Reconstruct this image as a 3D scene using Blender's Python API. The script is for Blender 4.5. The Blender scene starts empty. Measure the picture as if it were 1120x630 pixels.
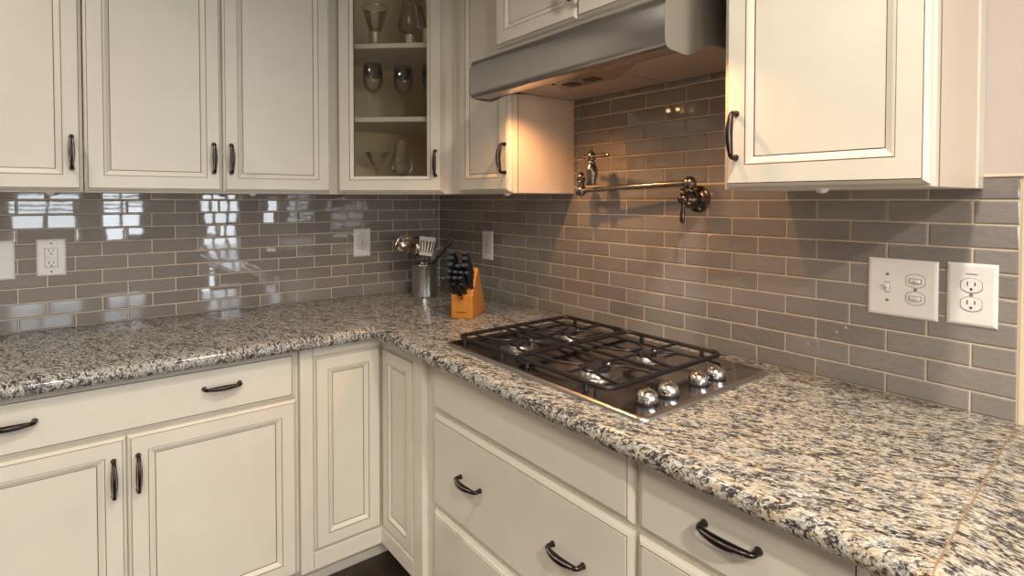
import bpy, bmesh, math, random
from math import sin, cos, pi, radians
from mathutils import Vector, Matrix
random.seed(7)
C = bpy.context.scene.collection

# ------------------------------------------------------------------ materials
def new_mat(name):
    m = bpy.data.materials.new(name); m.use_nodes = True
    nt = m.node_tree
    b = nt.nodes.get('Principled BSDF')
    return m, nt, b

def pbr(name, col, rough=.5, metal=0., spec=.5, coat=0., emit=None, estr=0.):
    m, nt, b = new_mat(name)
    b.inputs['Base Color'].default_value = (*col, 1)
    b.inputs['Roughness'].default_value = rough
    b.inputs['Metallic'].default_value = metal
    b.inputs['Specular IOR Level'].default_value = spec
    b.inputs['Coat Weight'].default_value = coat
    if emit:
        b.inputs['Emission Color'].default_value = (*emit, 1)
        b.inputs['Emission Strength'].default_value = estr
    return m

def N(nt, t, **kw):
    n = nt.nodes.new(t)
    for k, v in kw.items(): setattr(n, k, v)
    return n

def noise(nt, vec, scale, detail=2., rough=.5, dist=0.):
    n = N(nt, 'ShaderNodeTexNoise')
    n.inputs['Scale'].default_value = scale; n.inputs['Detail'].default_value = detail
    n.inputs['Roughness'].default_value = rough; n.inputs['Distortion'].default_value = dist
    nt.links.new(vec, n.inputs['Vector'])
    return n

def ramp(nt, fac, stops, interp='LINEAR'):
    r = N(nt, 'ShaderNodeValToRGB'); r.color_ramp.interpolation = interp
    el = r.color_ramp.elements
    while len(el) < len(stops): el.new(.5)
    for e, (p, c) in zip(el, stops):
        e.position = p; e.color = (*c, 1) if len(c) == 3 else c
    nt.links.new(fac, r.inputs['Fac'])
    return r

def mixc(nt, fac, a, b):
    m = N(nt, 'ShaderNodeMix', data_type='RGBA')
    for s, v in ((0, fac), (6, a), (7, b)):
        if isinstance(v, (int, float)): m.inputs[s].default_value = v
        elif isinstance(v, tuple): m.inputs[s].default_value = (*v, 1)
        else: nt.links.new(v, m.inputs[s])
    return m.outputs[2]

def mapped(nt, rotz=0., scale=(1, 1, 1), coord='Object'):
    tc = N(nt, 'ShaderNodeTexCoord')
    r = N(nt, 'ShaderNodeMapping', vector_type='POINT')
    r.inputs['Rotation'].default_value = (0, 0, rotz)
    s = N(nt, 'ShaderNodeMapping', vector_type='POINT')
    s.inputs['Scale'].default_value = scale
    nt.links.new(tc.outputs[coord], r.inputs['Vector']); nt.links.new(r.outputs[0], s.inputs['Vector'])
    return s.outputs[0]

def add_bump(nt, b, h, strength=.2, dist=.001):
    bp = N(nt, 'ShaderNodeBump')
    bp.inputs['Strength'].default_value = strength; bp.inputs['Distance'].default_value = dist
    nt.links.new(h, bp.inputs['Height']); nt.links.new(bp.outputs[0], b.inputs['Normal'])

def paint_mat(name, col, rough=.38):
    m, nt, b = new_mat(name)
    v = mapped(nt)
    n = noise(nt, v, 9, 3)
    r = ramp(nt, n.outputs['Fac'], [(.3, tuple(c*.97 for c in col)), (.7, tuple(min(1, c*1.02) for c in col))])
    nt.links.new(r.outputs[0], b.inputs['Base Color'])
    b.inputs['Roughness'].default_value = rough
    n2 = noise(nt, v, 260, 2)
    add_bump(nt, b, n2.outputs['Fac'], .06, .0006)
    return m

def granite_mat(name, ang):
    """cream, tan and grey crystals drawn out along one direction, with charcoal and maroon flecks"""
    m, nt, b = new_mat(name)
    v = mapped(nt, -ang, (1, 2.5, 1.6))          # after turning, x runs along the grain
    big = noise(nt, v, 15, 4, .6, .6)
    med = noise(nt, v, 62, 5, .68, .8)
    fine = noise(nt, v, 130, 4, .7, .5)
    cream = ramp(nt, med.outputs['Fac'], [(.34, (.17, .12, .08)), (.44, (.385, .30, .185)), (.53, (.53, .46, .335)), (.66, (.66, .62, .525))])
    greyw = ramp(nt, fine.outputs['Fac'], [(.36, (.11, .105, .105)), (.48, (.305, .30, .275)), (.60, (.61, .60, .55))])
    gfac = ramp(nt, noise(nt, v, 34, 4, .62, .5).outputs['Fac'], [(.40, (0, 0, 0)), (.58, (1, 1, 1))])
    tc = N(nt, 'ShaderNodeTexCoord'); sx = N(nt, 'ShaderNodeSeparateXYZ'); nt.links.new(tc.outputs['Object'], sx.inputs[0])
    dr = N(nt, 'ShaderNodeMapRange'); nt.links.new(sx.outputs['Y'], dr.inputs['Value'])  # stone greyer at the back, warmer in front; partly light painted in
    dr.inputs['From Min'].default_value = -2.1; dr.inputs['From Max'].default_value = -.7
    dr.inputs['To Min'].default_value = 0; dr.inputs['To Max'].default_value = .55
    gs = N(nt, 'ShaderNodeMath', operation='ADD', use_clamp=True); nt.links.new(gfac.outputs[0], gs.inputs[0]); nt.links.new(dr.outputs[0], gs.inputs[1])
    base = mixc(nt, gs.outputs[0], cream.outputs[0], greyw.outputs[0])
    blk = noise(nt, v, 60, 6, .72, .8)
    bm_ = N(nt, 'ShaderNodeMath', operation='MULTIPLY_ADD')
    nt.links.new(big.outputs['Fac'], bm_.inputs[0]); bm_.inputs[1].default_value = .30
    nt.links.new(blk.outputs['Fac'], bm_.inputs[2])
    bf = ramp(nt, bm_.outputs[0], [(.645, (0, 0, 0)), (.690, (1, 1, 1))])
    dark = ramp(nt, fine.outputs['Fac'], [(.38, (.012, .012, .015)), (.60, (.085, .078, .08))])
    c2 = mixc(nt, bf.outputs[0], base, dark.outputs[0])
    mar = noise(nt, v, 24, 3, .5, .4)
    mf = ramp(nt, mar.outputs['Fac'], [(.70, (0, 0, 0)), (.73, (1, 1, 1))])
    c3 = mixc(nt, mf.outputs[0], c2, (.045, .014, .016))
    nt.links.new(c3, b.inputs['Base Color'])
    b.inputs['Roughness'].default_value = .13
    b.inputs['Specular IOR Level'].default_value = .36
    return m

def tile_mat(name):
    m, nt, b = new_mat(name)
    geo = N(nt, 'ShaderNodeNewGeometry')
    r = ramp(nt, geo.outputs['Random Per Island'], [(0, (.212, .192, .176)), (1, (.275, .253, .233))])
    v = mapped(nt, 0, (1, 1, 5))
    st = noise(nt, v, 60, 3)
    r2 = ramp(nt, st.outputs['Fac'], [(.3, (.9, .9, .9)), (.7, (1.06, 1.06, 1.06))])
    mul = N(nt, 'ShaderNodeMix', data_type='RGBA', blend_type='MULTIPLY'); mul.inputs[0].default_value = 1
    nt.links.new(r.outputs[0], mul.inputs[6]); nt.links.new(r2.outputs[0], mul.inputs[7])
    nt.links.new(mul.outputs[2], b.inputs['Base Color'])
    b.inputs['Roughness'].default_value = .025
    b.inputs['IOR'].default_value = 1.52
    b.inputs['Specular IOR Level'].default_value = .62
    n2 = noise(nt, mapped(nt), 22, 2)
    add_bump(nt, b, n2.outputs['Fac'], .05, .0012)
    return m

def steel_mat(name, col, rough, sc=(1, 1, 1), var=.06, bump=0.):
    m, nt, b = new_mat(name)
    v = mapped(nt, 0, sc)
    n = noise(nt, v, 120, 3)
    r = ramp(nt, n.outputs['Fac'], [(.3, (max(.02, rough-var),)*3), (.7, (rough+var,)*3)])
    nt.links.new(r.outputs[0], b.inputs['Roughness'])
    b.inputs['Base Color'].default_value = (*col, 1); b.inputs['Metallic'].default_value = 1
    if bump: add_bump(nt, b, n.outputs['Fac'], bump, .0004)
    return m

def wood_mat(name, c1, c2, sc=(1, 1, 1), scale=18, rough=.4):
    m, nt, b = new_mat(name)
    v = mapped(nt, 0, sc)
    n = noise(nt, v, scale, 5, .6, 1.2)
    r = ramp(nt, n.outputs['Fac'], [(.3, c1), (.7, c2)])
    nt.links.new(r.outputs[0], b.inputs['Base Color']); b.inputs['Roughness'].default_value = rough
    return m

def thin_glass(name, tint=(1, 1, 1), base=.04, graze=.5, rough=0.0):
    """a thin clear sheet: straight-through transmission with a Fresnel reflection"""
    m, nt, b = new_mat(name)
    nt.nodes.remove(b)
    out = nt.nodes['Material Output']
    tr = N(nt, 'ShaderNodeBsdfTransparent'); tr.inputs[0].default_value = (*tint, 1)
    gl = N(nt, 'ShaderNodeBsdfGlossy'); gl.inputs['Roughness'].default_value = rough
    fr = N(nt, 'ShaderNodeFresnel'); fr.inputs['IOR'].default_value = 1.5
    mp = N(nt, 'ShaderNodeMapRange')
    mp.inputs['From Min'].default_value = .04; mp.inputs['From Max'].default_value = 1
    mp.inputs['To Min'].default_value = base; mp.inputs['To Max'].default_value = graze
    nt.links.new(fr.outputs[0], mp.inputs['Value'])
    mx = N(nt, 'ShaderNodeMixShader')
    nt.links.new(mp.outputs[0], mx.inputs[0]); nt.links.new(tr.outputs[0], mx.inputs[1]); nt.links.new(gl.outputs[0], mx.inputs[2])
    nt.links.new(mx.outputs[0], out.inputs['Surface'])
    return m

CREAM = (.725, .685, .59)
M = {}
M['paint'] = paint_mat('cream_paint', CREAM)
M['glaze'] = pbr('brown_glaze', (.13, .085, .05), .5)
M['glaze_soft'] = pbr('soft_glaze', (.20, .145, .09), .45)
M['interior'] = wood_mat('cabinet_interior', (.80, .68, .42), (.86, .74, .48), (1, 1, .15), 14, .45)
M['side'] = paint_mat('side_panel_paint', (.72, .60, .475))
M['granite'] = granite_mat('granite', radians(-66))
M['granite2'] = granite_mat('granite_turned', radians(-104))
M['seam'] = pbr('seam_filler', (.30, .19, .10), .4)
M['tile'] = tile_mat('glass_tile')
M['grout'] = pbr('grout', (.72, .61, .46), .8)
M['wall'] = paint_mat('wall_paint', (.54, .465, .425), .7)
M['white'] = pbr('white_ceiling', (.8, .78, .74), .8)
M['floor'] = wood_mat('dark_floor', (.018, .011, .008), (.05, .03, .02), (1, .12, 1), 22, .3)
M['steel'] = steel_mat('brushed_steel', (.40, .385, .37), .24, (.35, .02, .5), .012)
M['steel_top'] = steel_mat('cooktop_steel', (.42, .385, .36), .17, (3, .05, 1), .02)
M['rim'] = pbr('cooktop_rim_highlight', (.62, .60, .58), .28, 1)  # brighter than the tray steel: bevel highlight painted into the edge colour
M['chrome'] = pbr('chrome', (.80, .79, .77), .07, 1)
M['crocksteel'] = steel_mat('crock_steel', (.46, .45, .44), .22, (1, 1, .03), .05)
M['utensil'] = pbr('polished_utensil_steel', (.42, .375, .33), .2, 1)
M['turner'] = pbr('satin_turner_steel', (.19, .165, .145), .36, 1)
M['iron'] = pbr('cast_iron', (.010, .010, .011), .34)
M['burner'] = pbr('burner_cap', (.016, .016, .019), .25)
M['burnerring'] = pbr('burner_head', (.50, .48, .46), .3, 1)
M['bronze'] = pbr('dark_bronze', (.045, .035, .032), .26, .85)
M['bronze_beads'] = pbr('bead_bronze', (.34, .30, .28), .3, 1)  # lighter bronze for the beads on the pulls
M['filler'] = pbr('brushed_bronze', (.27, .235, .21), .24, 1)
M['fillerdark'] = pbr('oiled_bronze', (.13, .10, .085), .22, 1)
M['plate'] = pbr('white_plastic', (.80, .78, .755), .32)
M['plate_shadow'] = pbr('plastic_gap', (.20, .18, .165), .6)
M['slot'] = pbr('dark_slot', (.02, .018, .016), .6)
M['black'] = pbr('black_plastic', (.012, .012, .014), .38)
M['knife'] = pbr('knife_handle', (.008, .009, .012), .34)
M['knifecap'] = pbr('knife_cap', (.045, .06, .085), .32, .3)
M['red'] = pbr('red_plastic', (.55, .04, .02), .35)
M['block'] = wood_mat('honey_wood', (.42, .155, .022), (.56, .235, .04), (4, 4, .3), 22, .32)
M['blockdark'] = pbr('burnt_mark', (.10, .04, .01), .6)
M['glass'] = thin_glass('clear_glass', (.985, .985, .98), .05, .75)
M['smoke'] = thin_glass('smoked_glass', (.30, .29, .30), .12, .8)
M['pane'] = thin_glass('door_pane', (.985, .98, .96), .03, .7)
M['gold'] = pbr('gold_rim', (.72, .48, .16), .22, 1)
M['goldtex'] = pbr('gold_flake', (.72, .62, .42), .35, .5)
M['bumper'] = pbr('clear_bumper', (.75, .75, .76), .2)
M['lens'] = pbr('lamp_lens', (.9, .7, .45), .3, 0, .5, 0, (1, .62, .28), 14)
M['hoodpan'] = pbr('hood_pan', (.50, .42, .37), .5, .45)
M['darkgap'] = pbr('dark_opening', (.01, .009, .008), .7)
M['canlight'] = pbr('lamp_white', (.9, .9, .88), .5, 0, .5, 0, (1, .88, .72), 12)

# ------------------------------------------------------------------ mesh builder
class MB:
    def __init__(s): s.v = []; s.f = []; s.m = []
    def vert(s, p): s.v.append(tuple(p)); return len(s.v)-1
    def face(s, ids, m=0): s.f.append(tuple(ids)); s.m.append(m)
    def box(s, x0, x1, y0, y1, z0, z1, m=0):
        i = len(s.v)
        s.v += [(x, y, z) for z in (z0, z1) for y in (y0, y1) for x in (x0, x1)]
        for q in ((0, 2, 3, 1), (4, 5, 7, 6), (0, 1, 5, 4), (2, 6, 7, 3), (0, 4, 6, 2), (1, 3, 7, 5)):
            s.face([i+k for k in q], m)
        return s
    def prism(s, poly, lo, hi, axis='z', m=0):
        """poly in the two other axes, pushed from lo to hi along axis"""
        def P(a, b, t):
            return {'z': (a, b, t), 'y': (a, t, b), 'x': (t, a, b)}[axis]
        n = len(poly); i = len(s.v)
        s.v += [P(a, b, lo) for a, b in poly] + [P(a, b, hi) for a, b in poly]
        s.face([i+k for k in range(n)][::-1], m); s.face([i+n+k for k in range(n)], m)
        for k in range(n):
            s.face((i+k, i+(k+1) % n, i+n+(k+1) % n, i+n+k), m)
        return s
    def lathe(s, prof, seg=24, m=0, mat=None, mats=None, cap=True):
        """prof: (radius, height) from one end to the other; mat: placement matrix"""
        T = mat or Matrix()
        rings = []
        for r, h in prof:
            if r < 1e-6: rings.append([s.vert(T @ Vector((0, 0, h)))])
            else: rings.append([s.vert(T @ Vector((r*cos(2*pi*k/seg), r*sin(2*pi*k/seg), h))) for k in range(seg)])
        for j in range(len(rings)-1):
            a, b = rings[j], rings[j+1]; mm = mats[j] if mats else m
            if len(a) == 1 and len(b) == 1: continue
            for k in range(seg):
                k2 = (k+1) % seg
                if len(a) == 1: s.face((a[0], b[k2], b[k]), mm)
                elif len(b) == 1: s.face((a[k], a[k2], b[0]), mm)
                else: s.face((a[k], a[k2], b[k2], b[k]), mm)
        if cap:
            if len(rings[0]) > 1: s.face(rings[0][::-1], mats[0] if mats else m)
            if len(rings[-1]) > 1: s.face(rings[-1], mats[-1] if mats else m)
        return s
    def tube(s, pts, rad, seg=10, m=0, cap=True, flat=None, up=None):
        """a round (or flattened: flat = height ratio) bar through pts"""
        pts = [Vector(p) for p in pts]; n = len(pts)
        rad = rad if isinstance(rad, (list, tuple)) else [rad]*n
        rings = []; ref = Vector(up) if up else None
        for i, p in enumerate(pts):
            d = (pts[min(i+1, n-1)] - pts[max(i-1, 0)]).normalized()
            if ref is None:
                ref = Vector((0, 0, 1)) if abs(d.z) < .9 else Vector((1, 0, 0))
            a = ref - d*ref.dot(d)
            if a.length < 1e-5: a = d.orthogonal()
            a.normalize(); b = d.cross(a); ref = a
            fl = 1 if flat is None else flat
            rings.append([s.vert(p + a*(rad[i]*fl*sin(2*pi*k/seg)) + b*(rad[i]*cos(2*pi*k/seg))) for k in range(seg)])
        for j in range(n-1):
            for k in range(seg):
                k2 = (k+1) % seg
                s.face((rings[j][k], rings[j][k2], rings[j+1][k2], rings[j+1][k]), m)
        if cap: s.face(rings[0][::-1], m); s.face(rings[-1], m)
        return s
    def ball(s, c, r, seg=16, m=0, sc=(1, 1, 1)):
        T = Matrix.Translation(c) @ Matrix.Diagonal((*sc, 1))
        k = max(6, seg//2)
        return s.lathe([(r*sin(pi*i/k), -r*cos(pi*i/k)) for i in range(k+1)], seg, m, T)
    def rings(s, x0, x1, z0, z1, yb, prof, fill=0, center=True):
        """rectangular profiled front: prof = (inset, height, material of the strip leading to it); faces -y"""
        rs = []
        for ins, h, _ in prof:
            y = yb - h
            rs.append([s.vert(p) for p in ((x0+ins, y, z0+ins), (x1-ins, y, z0+ins), (x1-ins, y, z1-ins), (x0+ins, y, z1-ins))])
        s.face(rs[0][::-1], 0)
        for j in range(len(rs)-1):
            a, b = rs[j], rs[j+1]
            for k in range(4):
                k2 = (k+1) % 4
                s.face((a[k], a[k2], b[k2], b[k]), prof[j+1][2])
        if center: s.face(rs[-1], fill)
        return rs[-1]
    def build(s, name, mats, parent=None, smooth=None, bevel=0., bseg=2, loc=None, fix=True):
        me = bpy.data.meshes.new(name)
        me.from_pydata(s.v, [], s.f)
        for mm in (mats if isinstance(mats, (list, tuple)) else [mats]): me.materials.append(M[mm])
        for p, k in zip(me.polygons, s.m): p.material_index = k
        if fix:
            bm = bmesh.new(); bm.from_mesh(me)
            bmesh.ops.recalc_face_normals(bm, faces=bm.faces); bm.to_mesh(me); bm.free()
        me.update()
        if smooth is not None:
            me.shade_smooth(); me.set_sharp_from_angle(angle=radians(smooth))
        o = bpy.data.objects.new(name, me); C.objects.link(o)
        if parent is not None: o.parent = parent
        if loc is not None: o.location = loc
        if bevel:
            b = o.modifiers.new('bevel', 'BEVEL'); b.width = bevel; b.segments = bseg; b.limit_method = 'ANGLE'; b.angle_limit = radians(40)
            b.harden_normals = False
        return o

def tag(o, label, cat, group=None):
    o['label'] = label; o['category'] = cat
    if group: o['group'] = group
    return o
def thing(name, label, cat, loc=(0, 0, 0), rotz=0., group=None):
    o = bpy.data.objects.new(name, None); C.objects.link(o)
    o.empty_display_size = .05
    o.location = loc; o.rotation_euler = (0, 0, rotz)
    return tag(o, label, cat, group)
def struct(o): o['kind'] = 'structure'; return o
def inst(mesh_obj, name, parent, loc, rot=(0, 0, 0)):
    o = bpy.data.objects.new(name, mesh_obj.data); C.objects.link(o)
    o.parent = parent; o.location = loc; o.rotation_euler = rot
    return o
def align(p, d):
    """matrix that stands a lathe on p with its axis along d"""
    q = Vector(d).to_track_quat('Z', 'Y')
    return Matrix.Translation(p) @ q.to_matrix().to_4x4()

def loft(mb, loops, m=0, cap0=True, cap1=True, mats=None):
    ids = [[mb.vert(p) for p in l] for l in loops]; n = len(ids[0])
    for j in range(len(ids)-1):
        for k in range(n):
            k2 = (k+1) % n
            mb.face((ids[j][k], ids[j][k2], ids[j+1][k2], ids[j+1][k]), mats[j] if mats else m)
    if cap0: mb.face(ids[0][::-1], m)
    if cap1: mb.face(ids[-1], mats[-1] if mats else m)
    return mb

# ------------------------------------------------------------------ the room
CEIL = 2.66
struct(MB().box(-4.6, 1.6, -5.8, .12, -.1, 0).build('floor', 'floor'))
struct(MB().box(-4.6, 1.6, -5.8, .12, CEIL, CEIL+.1).build('ceiling', 'white'))
struct(MB().box(-4.6, .12, .0, .12, 0, CEIL).build('wall_back', 'wall'))
struct(MB().box(0, .12, -3.1, 0, 0, CEIL).build('wall_right', 'wall'))
struct(MB().box(.12, 1.6, -3.1, -2.98, 0, CEIL).build('wall_side', 'wall'))
struct(MB().box(1.6, 1.72, -5.8, -2.98, 0, CEIL).build('wall_far_right', 'wall'))
struct(MB().box(-4.72, -4.6, -5.8, .12, 0, CEIL).build('wall_left', 'wall'))
# wall with the windows behind the camera
wins = [(-2.15, -1.50, .85, 2.25, True), (-1.32, -.85, .85, 2.25, True), (-.22, .28, .12, 2.2, False), (.55, 1.15, .85, 2.25, True)]
fw = MB()
xs = [-4.6]
for w_ in wins: xs += [w_[0], w_[1]]
xs.append(1.6)
for i in range(len(xs)-1):
    if i % 2 == 0: fw.box(xs[i], xs[i+1], -5.92, -5.8, 0, CEIL)
    else:
        w_ = wins[i//2]; fw.box(xs[i], xs[i+1], -5.92, -5.8, 0, w_[2]); fw.box(xs[i], xs[i+1], -5.92, -5.8, w_[3], CEIL)
struct(fw.build('wall_front', 'wall'))
for i, (x0, x1, z0, z1, blind) in enumerate(wins):
    b = MB()
    for a in ((x0, x0+.05, z0, z1), (x1-.05, x1, z0, z1), (x0, x1, z0, z0+.05), (x0, x1, z1-.05, z1)):
        b.box(a[0], a[1], -5.9, -5.8, a[2], a[3])
    nx, nz = (3, 5) if not blind else (2, 2)
    for k in range(1, nx): b.box(x0+(x1-x0)*k/nx-.016, x0+(x1-x0)*k/nx+.016, -5.88, -5.84, z0, z1)
    for k in range(1, nz): b.box(x0, x1, -5.88, -5.84, z0+(z1-z0)*k/nz-.016, z0+(z1-z0)*k/nz+.016)
    w = struct(b.build('window_%d' % (i+1), 'white'))
    if blind:
        sl_ = MB(); z = z0+.45
        while z < z1-.05:
            sl_.box(x0+.05, x1-.05, -5.84, -5.80, z, z+.018); z += .052
        sl_.build('blind', 'white', w)

# ------------------------------------------------------------------ tiled splashback
TZ0, TH0, TH, TW = .915, .0462, .0504, .1542
def row_z(n): return TZ0 if n == 0 else TZ0 + TH0 + (n-1)*TH
def tile_field(name, frame, lo, hi, joint0, par, rows, zmax, grout_to, holes=()):
    """frame(s, z, out) maps run length along the wall to space"""
    mb = MB(); g = .0036; th = .0075
    for r in range(rows):
        z0, z1 = row_z(r)+g/2, min(row_z(r+1), zmax)-g/2
        if z1-z0 < .004: continue
        off = joint0 + (TW/2 if r % 2 == par else 0)
        k = math.floor((lo-off)/TW)
        while off+k*TW < hi:
            a, b = max(lo, off+k*TW)+g/2, min(hi, off+(k+1)*TW)-g/2
            k += 1
            if b-a < .004: continue
            if any(h[0] < (a+b)/2 < h[1] and h[2] < (z0+z1)/2 < h[3] for h in holes): continue
            t = .0026; tl = [random.uniform(-1, 1)*.0003 for _ in range(2)]
            i = len(mb.v)
            for ins, d, tt in ((0, 0, 0), (0, th-.0016, 0), (t, th, 1)):
                for sx, sz in ((-1, -1), (1, -1), (1, 1), (-1, 1)):
                    s_ = (a+ins if sx < 0 else b-ins); z_ = (z0+ins if sz < 0 else z1-ins)
                    mb.vert(frame(s_, z_, d + tt*(tl[0]*sx + tl[1]*sz)))
            for j in (0, 1):
                for q in range(4):
                    q2 = (q+1) % 4
                    mb.face((i+4*j+q, i+4*j+q2, i+4*j+4+q2, i+4*j+4+q))
            mb.face((i+8, i+9, i+10, i+11))
    return mb
tb = tile_field('t', lambda s, z, d: (-s, -d-.002, z), .012, 2.7, .0444, 0, 11, 1.415, 0)
gb = MB().box(-2.72, 0, -.0065, 0, .90, 1.40)
wt = struct(gb.build('trim_1', 'grout'))
o = tb.build('tile_field', 'tile', wt)
tr_ = tile_field('t', lambda s, z, d: (-d-.002, -s, z), .0035, 2.2475, .0148+TW, 1, 11, 1.4125, 0)
tr2 = tile_field('t', lambda s, z, d: (-d-.002, -s, z), .96, 1.80, .0148+TW, 1, 18, 1.80, 0, holes=((0, 9, 0, 1.40),))
gr = MB().box(-.0065, 0, -2.2515, -.0066, .90, 1.4125).box(-.0065, 0, -1.80, -.96, 1.4125, 1.80)
# the next strip of tile beyond the upright joint
gr.box(-.0065, 0, -3.0, -2.2516, .90, 1.4125)
gr.box(-.0100, 0, -2.2545, -2.2505, .915, 1.4125)
wr = struct(gr.build('trim_2', 'grout'))
tr_.build('tile_field', 'tile', wr)
tr2.build('tile_field', 'tile', wr)
tz = TZ0; TZ0 -= .021
tile_field('t', lambda s, z, d: (-d-.002, -s, z), 2.2575, 2.99, .10, 1, 11, 1.4125, 0).build('tile_field', 'tile', wr)
TZ0 = tz
# thin painted bead along the open top of the tile
MB().box(-.012, -.0066, -3.0, -2.19, 1.4127, 1.418).build('edge_trim', 'grout', wr)

# ------------------------------------------------------------------ cabinet parts
P_, G_, S_ = 0, 1, 2
DOOR = [(0, 0, 0), (0, .009, 0), (.0015, .0115, 0), (.004, .0145, 0), (.0075, .0175, 0), (.0078, .0172, 1), (.0090, .0172, 1), (.0093, .020, 0),
        (.0480, .020, 0), (.0483, .0186, 2), (.0497, .0186, 2), (.0505, .0196, 0), (.055, .0185, 0), (.060, .0155, 0), (.0655, .0125, 0),
        (.0660, .0110, 1), (.0675, .0110, 1), (.0680, .0120, 0)]
DRAWER = [(0, 0, 0), (0, .006, 0), (.002, .0095, 0), (.006, .0135, 0), (.0115, .0165, 0), (.0118, .0160, 1), (.0138, .0160, 1), (.0142, .0190, 0)]

def pull_mesh(L=.108, proj=.03):
    """arched cast pull with footed ends and a beaded spine; runs along z, stands out to -y"""
    mb = MB(); n = 18; pts = []; rad = []
    H = L/2-.005
    pts += [(0, 0, -H), (0, -proj*.55, -H)]; rad += [.0062, .0056]
    for i in range(n+1):
        t = i/n; z = -H+.002+(2*H-.004)*t; a = sin(pi*t)
        pts.append((0, -(proj*.72 + proj*.30*a), z)); rad.append(.0050+.0036*a)
    pts += [(0, -proj*.55, H), (0, 0, H)]; rad += [.0056, .0062]
    mb.tube(pts, rad, 12, 0, up=(1, 0, 0))
    for e in (-1, 1):
        mb.lathe([(.0072, 0), (.0072, .0025), (.0056, .004)], 14, 0, align((0, 0, e*H), (0, -1, 0)))
    for side in (-1, 1):
        for i in range(3, 27):
            t = i/29; z = -H+2*H*t; a = sin(pi*t)
            mb.ball((side*(.0026+.0020*a), -(proj*.72+proj*.30*a)-.0036-.0026*a, z), .0019, 6, 1)
    return mb
PULL = pull_mesh().build('handle', ['bronze', 'bronze_beads'], None, smooth=50)
PULL_USED = [False]
def pull(parent, x, y, z, horiz=False):
    rot = (0, pi/2, 0) if horiz else (0, 0, 0)
    if not PULL_USED[0]:
        PULL_USED[0] = True
        PULL.parent = parent; PULL.location = (x, y, z); PULL.rotation_euler = rot
        return PULL
    return inst(PULL, 'handle', parent, (x, y, z), rot)

def door(parent, x0, x1, z0, z1, handle=None, horiz=False, name='door', y=0.):
    mb = MB(); mb.rings(x0, x1, z0, z1, y-.0008, DOOR)
    d = mb.build(name, ['paint', 'glaze', 'glaze_soft'], parent)
    if handle: pull(d, handle[0], y-.0205, handle[1], horiz)
    return d
def drawer(parent, x0, x1, z0, z1, handles=(), name='drawer'):
    mb = MB(); mb.rings(x0, x1, z0, z1, -.0008, DRAWER)
    d = mb.build(name, ['paint', 'glaze', 'glaze_soft'], parent)
    for hx, hz in handles: pull(d, hx, -.0195, hz, True)
    return d

R90 = -pi/2
UZ = 1.388                                       # bottom of the wall cabinets
FR = .305                                        # face frame distance from the wall
def bumpers(parent, pts):
    for p in pts:
        MB().lathe([(.0, -.010), (.009, -.008), (.013, -.003), (.014, .0)], 14, 0, Matrix.Translation(p)).build('bumper', 'bumper', parent, smooth=60)

# wall cabinet cut by the left edge of the photo
c = thing('wall_cabinet', 'cream wall cabinet cut off by the left edge of the photo, one door in view', 'cabinet', (-1.966, -FR, UZ), 0, 'cream wall cabinets')
MB().box(0, .4825, 0, FR-.001, 0, 1.07).build('body', 'paint', c, bevel=.0015)
door(c, .002, .4812, .006, 1.066, (.4548, .123))
bumpers(c, [(.40, .02, 0)])
# two-door wall cabinet
c = thing('wall_cabinet', 'cream two-door wall cabinet left of the glass-fronted corner cabinet', 'cabinet', (-1.4825, -FR, UZ), 0, 'cream wall cabinets')
MB().box(.0005, .7835, 0, FR-.001, 0, 1.07).build('body', 'paint', c, bevel=.0015)
door(c, .0025, .3915, .006, 1.066, (.364, .1225))
door(c, .3945, .7835, .006, 1.066, (.420, .1225))
bumpers(c, [(.50, .02, 0)])

# diagonal corner cabinet with a glass door
TH_ = radians(42); A = Vector((-.305, -.605, 0))
ux, uy = Vector((cos(TH_), -sin(TH_), 0)), Vector((sin(TH_), cos(TH_), 0))
Lf = .505
org = A - ux*Lf + Vector((0, 0, UZ))
gc = thing('corner_cabinet', 'cream corner wall cabinet with a glass door showing shelves of stemware', 'cabinet', org, -TH_, 'cream wall cabinets')
def loc2(x, y):                                  # world xy -> cabinet-local xy
    d = Vector((x, y, 0)) - Vector((org.x, org.y, 0)); return (d.dot(ux), d.dot(uy))
outline = [(0, 0), (Lf, 0), loc2(-.004, -.605), loc2(-.004, -.004), loc2(-.697, -.004), loc2(-.697, -.262)]
inner = [(.012, .02), (Lf-.012, .02), loc2(-.02, -.588), loc2(-.02, -.02), loc2(-.68, -.02), loc2(-.68, -.262)]
b = MB()
n = len(outline)
for k in range(1, n):                            # side and back walls, each a slab
    a0, a1, i0, i1 = outline[k], outline[(k+1) % n], inner[k], inner[(k+1) % n]
    i = len(b.v)
    for z in (0, 1.07): b.v += [(*a0, z), (*a1, z), (*i1, z), (*i0, z)]
    b.face((i, i+1, i+5, i+4), 0); b.face((i+2, i+3, i+7, i+6), 1); b.face((i, i+3, i+2, i+1), 0); b.face((i+4, i+5, i+6, i+7), 0)
    b.face((i+1, i+2, i+6, i+5), 0); b.face((i+3, i, i+4, i+7), 0)
b.prism(inner, 0, .016, 'z', 1); b.prism(inner, 1.052, 1.07, 'z', 1)
for x0, x1, z0, z1 in ((0, .05, 0, 1.07), (Lf-.05, Lf, 0, 1.07), (.05, Lf-.05, 0, .05), (.05, Lf-.05, 1.02, 1.07)):
    b.box(x0, x1, 0, .02, z0, z1, 0)
b.build('body', ['paint', 'interior'], gc)
shin = [(.020, .036), (Lf-.02, .036), loc2(-.025, -.583), loc2(-.025, -.025), loc2(-.675, -.025), loc2(-.675, -.25)]
for z in (1.686, 1.988):
    MB().prism(shin, z-UZ, z-UZ+.020, 'z', 0).build('shelf', 'paint', gc, bevel=.0015)
dx0, dx1, dz0, dz1 = .0365, .4695, .006, 1.066
mb = MB()
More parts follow.
